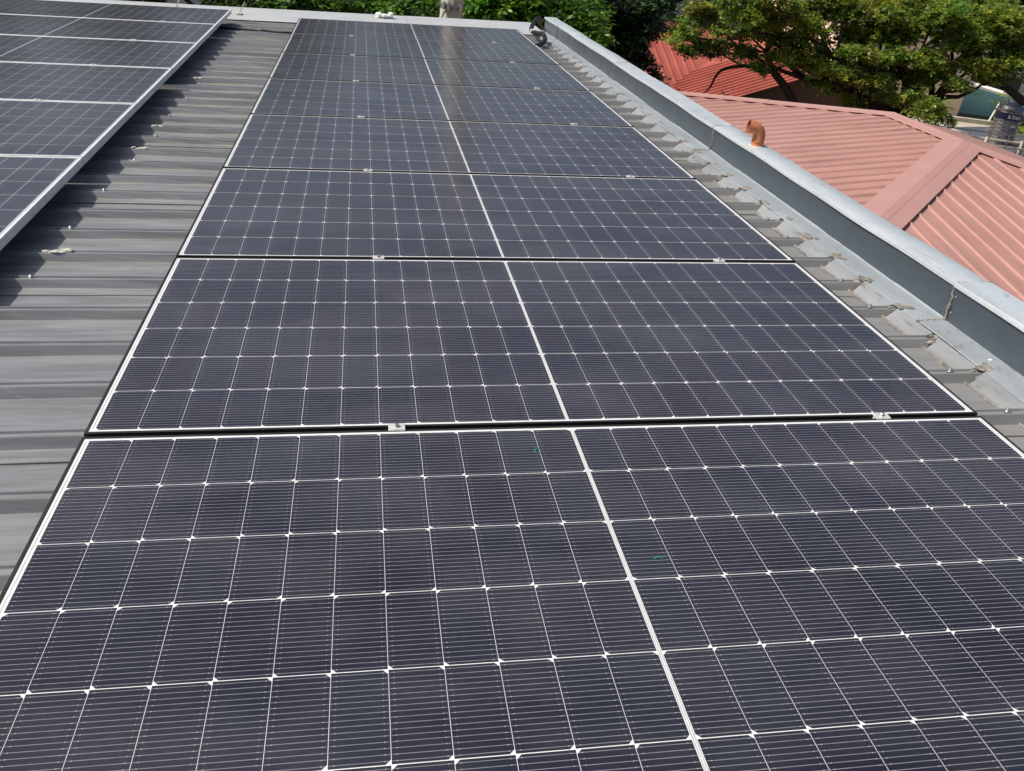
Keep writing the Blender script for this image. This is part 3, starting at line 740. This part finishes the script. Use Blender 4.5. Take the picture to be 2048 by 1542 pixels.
# pale houses far behind the trees, windows built
def far_house(x0, x1, y0, y1, zt, mat, label, flo, zb=-7.5, roofmat=None):
    th = thing('far_house', T(0, 0, 0), label, 'house', 'houses behind the trees')
    MB().box(x0, x1, y0, y1, zb, zt).build('wall', mat, th)
    MB().box(x0 - .25, x1 + .25, y0 - .25, y1 + .25, zt + .002, zt + .22).build('roof', roofmat or M['concrete'], th)
    for r in range(flo):
        z = zt - 1.0 - r * 2.7 - 1.2; n = max(2, int((x1 - x0) / 2.2))
        for k in range(n):
            xc = x0 + (k + .5) * (x1 - x0) / n
            f = MB().box(xc - .6, xc + .6, y0 - .06, y0 - .002, z, z + 1.3).build('window', M['white'], th)
            MB().box(xc - .52, xc + .52, y0 - .075, y0 - .061, z + .08, z + 1.22).build('pane', M['glass'], f)
far_house(8, 17, 42, 50, .6, M['greywall'], 'grey flat-roofed house glimpsed through the big tree at the right', 2)
far_house(19, 34, 46, 55, 1.6, M['cream'], 'cream house glimpsed at the upper right behind the foliage', 2)
far_house(-16, -2, 44, 52, -1.5, M['greywall'], 'grey house far behind the trees at the left', 2)
tp = MB().box(-.45, .45, -.3, .3, -.05, .05).build('blue_tarp', M['bluebin'], None, Matrix.Translation(at_y(1412, 46, 31.5))); tag(tp, 'small blue tarpaulin seen between branches above the brick red roof', 'tarpaulin')

# ================================================================== trees
def leaf_cloud(sprays, L, Wd, n, palette, droop=.25, spread=.9, jitter=.35, flat=.5, ctone=None):
    """sprays: (N,3) bases, returns verts, faces, colours for N*n leaflets set along drooping stalks"""
    N = len(sprays)
    ang = rng.uniform(0, 2 * np.pi, N)
    ax = np.stack([np.cos(ang), np.sin(ang), rng.uniform(-droop - .3, .25, N)], 1); ax /= np.linalg.norm(ax, axis=1)[:, None]
    sd = np.stack([-np.sin(ang), np.cos(ang), rng.uniform(-.2, .2, N)], 1)
    pal = np.array(palette); pi = rng.integers(0, len(pal), N); tone = rng.uniform(.65, 1.3, N)
    if ctone is None: ctone = np.ones((N, 3))
    VV = []; CC = []
    for i in range(n):
        tt = (i // 2 + 1) / (n / 2) * L * spread * 2.2
        s = 1 if i % 2 else -1
        base = sprays + ax * tt - np.array([0, 0, 1]) * (droop * tt * tt / (L * 2.5)) + rng.normal(0, L * .12, (N, 3))
        d = ax * .55 + sd * s * .85 + rng.normal(0, jitter, (N, 3)); d[:, 2] -= droop * .6; d /= np.linalg.norm(d, axis=1)[:, None]
        nrm = np.array([0, 0, 1.]) + rng.normal(0, flat, (N, 3))
        w = np.cross(d, nrm); w /= np.maximum(np.linalg.norm(w, axis=1), 1e-6)[:, None]
        l = L * rng.uniform(.7, 1.2, N)[:, None]; ww = Wd * rng.uniform(.75, 1.15, N)[:, None]
        q = np.stack([base, base + d * l * .5 + w * ww * .5, base + d * l, base + d * l * .5 - w * ww * .5], 1)
        VV.append(q); c = pal[pi] * ctone * (tone * rng.uniform(.85, 1.15, N))[:, None]; CC.append(c)
    V = np.concatenate(VV).reshape(-1, 3); C = np.repeat(np.concatenate(CC), 4, axis=0)
    return V, C
def leaves_object(name, V, C, mat, parent):
    me = bpy.data.meshes.new(name); nv = len(V); nf = nv // 4
    me.vertices.add(nv); me.vertices.foreach_set('co', V.astype(np.float32).ravel())
    me.loops.add(nv); me.loops.foreach_set('vertex_index', np.arange(nv, dtype=np.int32))
    me.polygons.add(nf); me.polygons.foreach_set('loop_start', np.arange(0, nv, 4, dtype=np.int32))
    me.update(calc_edges=True)
    at = me.color_attributes.new('Col', 'FLOAT_COLOR', 'POINT')
    at.data.foreach_set('color', np.concatenate([np.clip(C, 0, 1), np.ones((nv, 1))], 1).astype(np.float32).ravel())
    me.materials.append(mat); return link(name, me, parent)
def clump_points(c, r, n, fl=.55, hollow=.35):
    d = rng.normal(0, 1, (n, 3)); d /= np.linalg.norm(d, axis=1)[:, None]
    q = (hollow + (1 - hollow) * rng.uniform(0, 1, n) ** .6)[:, None]
    return np.array(c)[None] + d * q * np.array([r, r, r * fl])[None]
def wig(a, b, n, amp):
    a, b = Vector(a), Vector(b); L = (b - a).length
    return [a.lerp(b, k / n) + Vector([random.uniform(-1, 1) * amp * L * math.sin(math.pi * k / n) for _ in range(3)]) for k in range(n + 1)]
def tree(label, base, fork, clumps, L, Wd, nl, dens, palette, mat, bark, tr=.22, group='trees around the building', hubs=5, name='tree', fl=.55, droop=.25, extra=None, fine=True):
    th = thing(name, T(0, 0, 0), label, 'tree', group)
    b = MB(); base = Vector(base); fork = Vector(fork)
    b.tube(wig(base, fork, 6, .03), [tr * (1.25 - .5 * k / 6) for k in range(7)], 9)
    cl = sorted(clumps, key=lambda c: math.atan2(c[1] - fork.y, c[0] - fork.x))
    per = max(1, math.ceil(len(cl) / hubs))
    for i in range(0, len(cl), per):
        grp = cl[i:i + per]
        cen = Vector((0, 0, 0))
        for c in grp: cen += Vector(c[:3])
        cen /= len(grp); hub = fork.lerp(cen, .55) - Vector((0, 0, .25))
        b.tube(wig(fork, hub, 5, .08), [tr * (.62 - .25 * k / 5) for k in range(6)], 7)
        for c in grp:
            e = Vector(c[:3]) + Vector((0, 0, -.1))
            b.tube(wig(hub, e, 5, .10), [tr * (.34 - .26 * k / 5) for k in range(6)], 6)
            if fine:
                for q in range(5):
                    e2 = Vector(c[:3]) + Vector((random.uniform(-1, 1), random.uniform(-1, 1), random.uniform(-.3, .4))) * c[3] * .8
                    b.tube(wig(e.lerp(hub, .15), e2, 3, .12), [tr * .075, tr * .06, tr * .045, tr * .02], 4)
    for (pts, rs) in (extra or []): b.tube(smooth_path([Vector(p) for p in pts], 4), np.interp(np.linspace(0, 1, 4 * (len(pts) - 1) + 1), np.linspace(0, 1, len(rs)), rs).tolist(), 7)
    b.build('trunk', bark, th, smooth=60)
    S = []; CT = []
    for c in clumps:                                   # each clump is a few smaller tufts with its own leaf colour
        n_ = max(20, int(dens * c[3] ** 2)); tufts = rng.integers(4, 8)
        ctr = clump_points(c[:3], c[3] * .62, tufts, fl, .3)
        for q in range(tufts):
            tn = rng.uniform(.72, 1.25); yl = rng.uniform(.85, 1.2)
            S.append(clump_points(ctr[q], c[3] * rng.uniform(.38, .55), max(6, n_ // tufts), fl * .9)); CT.append(np.tile([tn * yl, tn, tn * .9], (len(S[-1]), 1)))
    S = np.concatenate(S); CT = np.concatenate(CT)
    V, C = leaf_cloud(S, L, Wd, nl, palette, droop, ctone=CT)
    leaves_object('crown', V, C, mat, th); return th

G1 = [(.175, .265, .050), (.21, .295, .055), (.13, .225, .045), (.26, .32, .06), (.10, .185, .04), (.30, .32, .07)]
G2 = [(.026, .055, .022), (.034, .07, .027), (.042, .08, .028), (.022, .045, .019)]
G3 = [(.10, .23, .035), (.13, .28, .04), (.075, .18, .03), (.18, .33, .045), (.055, .14, .026)]
G4 = [(.035, .07, .018), (.05, .09, .02), (.028, .06, .016)]
# big spreading tree at the right: clumps where its foliage stands
spots = [(1400, 18, 19, .75), (1470, 5, 18, .8), (1540, 20, 18, .8), (1610, 8, 18.5, .9), (1690, 15, 18, .9), (1770, 10, 18, .9), (1850, 8, 18, .9), (1930, 15, 18, .9), (2010, 10, 18, .9),
         (1360, 62, 19.5, .6), (1425, 88, 19.5, .55), (1480, 100, 19, .5), (1500, 60, 19, .5), (1560, 70, 18.5, .6), (1620, 60, 18, .75), (1600, 110, 18, .55), (1670, 100, 18.5, .6),
         (1720, 60, 18.5, .8), (1790, 60, 18, .8), (1860, 60, 17.5, .9), (1940, 70, 17.5, .9), (2015, 70, 17.5, .9), (1810, 110, 17.5, .6), (1875, 110, 17.2, .6), (1950, 120, 17, .7), (2020, 125, 17, .7),
         (1845, 150, 17.5, .45), (1780, 140, 18.5, .5), (1720, 130, 19, .6), (1990, 155, 17, .4), (1865, 205, 16.6, .42), (1840, 222, 16.4, .35), (1650, 165, 18, .35), (1700, 175, 19, .5), (1760, 190, 19, .5), (1745, 222, 18.5, .4), (1800, 215, 18.5, .4), (1710, 205, 17.6, .4), (1760, 165, 17.2, .5), (1790, 190, 17.2, .4), (1690, 150, 17.4, .45), (1640, 130, 17.6, .45), (1575, 105, 17.8, .5), (1530, 130, 18.3, .35), (1450, 55, 18.6, .5), (1390, 95, 19.2, .4), (1900, 150, 17, .4), (1835, 185, 17, .4), (1880, 235, 16.6, .3), (1925, 165, 16.9, .25), (2030, 40, 17, .8), (1900, 30, 17, .8), (1740, 100, 17.3, .6), (1545, 0, 17.6, .7), (1580, 25, 18, .6), (1530, 35, 18.2, .5)]
cl1 = []
for (u, v, y, r) in spots:
    p = at_y(u, v, y); cl1.append((p.x, p.y, p.z, r))
for k in range(7):                                     # the part of the crown above the picture
    cl1.append((random.uniform(9, 17), random.uniform(19, 21.5), random.uniform(1.6, 3.0), random.uniform(.8, 1.1)))
ex = []
def px(*a): return [at_y(u, v, y) for u, v, y in a]
ex.append((px((1800, 250, 18.5), (1810, 205, 18.3), (1815, 165, 18.2), (1795, 120, 18.2), (1770, 75, 18.2), (1735, 40, 18.2)), [.20, .16, .13, .10, .08, .05]))
ex.append((px((1808, 190, 18.3), (1855, 165, 18), (1905, 135, 17.8), (1925, 120, 17.8), (1960, 105, 17.6)), [.12, .11, .09, .07, .04]))
ex.append((px((1590, 210, 18.2), (1572, 175, 18.4), (1545, 140, 18.6), (1535, 100, 18.7), (1560, 55, 18.5), (1590, 20, 18.4)), [.10, .09, .075, .07, .05, .03]))
ex.append((px((1560, 150, 18.5), (1500, 132, 18.9), (1450, 138, 19.2), (1432, 152, 19.3), (1420, 175, 19.4), (1405, 188, 19.4)), [.05, .045, .035, .028, .022, .01]))
ex.append((px((2048, 205, 17), (2030, 190, 17), (2010, 175, 17.1), (1985, 160, 17.3), (1950, 140, 17.5)), [.09, .085, .07, .05, .03]))
tree('large spreading tree with yellow green foliage and dark limbs behind the red hip roof', (11.6, 18.6, -7.5), at_y(1800, 240, 18.5), cl1, .095, .044, 14, 350, G1, M['leaf'], M['bark'], .20, hubs=7, extra=ex, droop=.3)
# dark creeper-clad tree beside the parapet's far part
cl2 = [(at_y(u, v, y).x, y, at_y(u, v, y).z, r) for u, v, y, r in ((1190, 20, 16, .5), (1235, 25, 16, .5), (1285, 10, 16, .5), (1200, 70, 15.8, .35), (1245, 75, 15.8, .5), (1290, 60, 16, .4), (1235, 120, 15.8, .42), (1275, 110, 15.8, .42), (1300, 150, 15.8, .32), (1262, 160, 15.8, .36), (1318, 178, 15.8, .2), (1250, 210, 16, .5), (1300, 40, 16.4, .4), (1150, 40, 16, .45))]
cl2 += [(4.2 + random.uniform(-.9, .9), 16 + random.uniform(-.6, .6), z, .75) for z in (.3, -2.6, -3.3)]
tree('dark glossy creeper-clad tree hanging down between the bright tree and the red roofs', (4.4, 16.2, -7.5), (4.3, 16.1, -.6), cl2, .075, .055, 8, 1500, G2, M['leaf_dark'], M['bark'], .16, fl=.9)
# bright tree by the pole
sp3 = ((945, 18, 13.4, .32), (985, 8, 13.2, .35), (1030, 12, 13.2, .38), (1075, 10, 13.2, .38), (1120, 28, 13.2, .34), (1150, 50, 13.2, .30), (1165, 22, 13.4, .34), (1185, 72, 13.0, .22), (1010, 30, 13.2, .22), (1090, 40, 13.0, .25), (960, 2, 13.2, .35), (1060, 0, 13.2, .4), (1120, 0, 13.5, .4))
cl3 = [(at_y(u, v, y).x, y, at_y(u, v, y).z, r) for u, v, y, r in sp3]
cl3 += [(random.uniform(1.0, 3.6), random.uniform(13.1, 15), random.uniform(.0, .45), random.uniform(.4, .5)) for _ in range(9)]
cl3 += [(random.uniform(1.2, 3.4), random.uniform(14, 15), random.uniform(-1.2, -.4), .5) for _ in range(6)]
tree('bright green leafy tree right of the concrete pole behind the far flashing', (2.5, 14.4, -7.5), (2.4, 14.2, -1.2), cl3, .125, .052, 9, 560, G3, M['leaf'], M['bark'], .14, fl=.7)
# trees behind the far flashing at the left
def left_tree(label, x, y, r, zc, dens, pal, zt=2.2, n=16, L=.13, spots=()):
    cl = [(x + random.uniform(-r, r), y + random.uniform(-.7, .9), random.uniform(zc - 1.4, zt), random.uniform(.55, .85)) for _ in range(n)]
    cl += [(*at_y(u, v, yy), r_) for u, v, yy, r_ in spots]
    tree(label, (x, y + .3, -7.5), (x, y + .2, zc - 1.5), cl, L, L * .45, 8, dens, pal, M['leaf'], M['bark'], .15, fl=.75, fine=False)
left_tree('dark green tree just left of the concrete pole', -1.0, 16.6, 1.5, 0, 420, G4 + G3[:2], 1.9, 14, spots=[(690, 5, 15.2, .5), (730, 12, 14.8, .5), (770, 8, 15.2, .5), (810, 10, 14.8, .5), (850, 12, 15.2, .45), (872, 22, 14.6, .3), (790, 32, 15.6, .5), (840, 34, 15.8, .5), (740, 30, 15.8, .5), (690, 26, 15.8, .5)])
left_tree('shaded green tree behind the far flashing above the open roof strip', -3.6, 16.2, 1.8, -.2, 380, G4 + G3[:1], 1.9, 14, spots=[(450, -5, 15.4, .5), (500, 0, 15.0, .5), (550, 2, 15.4, .5), (600, 5, 15.0, .5), (650, 5, 15.4, .5), (640, 20, 15.8, .5), (560, 18, 15.8, .5), (480, 14, 15.8, .5)])
left_tree('dense green tree behind the far corner of the left panel row', -7.0, 16.4, 2.0, 0, 260, G4 + G3[:2], 2.1, 20, .16)
left_tree('tall green tree past the left edge of the picture', -11.2, 16.8, 2.3, .3, 220, G4 + G3[:2], 2.4, 20, .18)
left_tree('wide green tree farther past the left edge of the picture', -16.2, 16.8, 2.6, .3, 160, G4 + G3[:2], 2.6, 20, .20)
# darker trees farther back that close the view
def back_tree(label, x, y, r, zlo, zhi, pal=G4, n=22, dens=130, L=.22):
    cl = [(x + random.uniform(-r, r), y + random.uniform(-1, 1), random.uniform(zlo, zhi), random.uniform(.8, 1.25)) for _ in range(n)]
    tree(label, (x, y, -7.5), (x, y, zlo - .6), cl, L, L * .5, 8, dens, pal, M['leaf'], M['bark'], .22, fl=.75, fine=False)
back_tree('dark tree in the second row behind the far flashing, left part', -6.5, 20, 3.5, -3.5, 2.0)
back_tree('dark tree in the second row behind the concrete pole', .5, 19.5, 3.3, -3.8, 1.6)
back_tree('dark tree in the second row behind the creeper-clad tree', 5.2, 21.5, 1.6, -4.0, 1.5)
back_tree('dark understorey tree below the big spreading tree', 10.2, 22.0, 1.7, -5.0, -2.9, n=14)
back_tree('green tree at the right edge behind the tank', 21.5, 24.6, 1.0, -3.0, -1.7, G1, 10, 160, .15)
back_tree('green tree behind the tan building at the upper right', 24.0, 36, 5.0, -2, 4.5, G1 + G4, 24, 110, .3)
back_tree('tree behind the brick red roof at the top middle', 10.0, 36, 4.0, -3, 1.0, G4, 22, 110, .3)
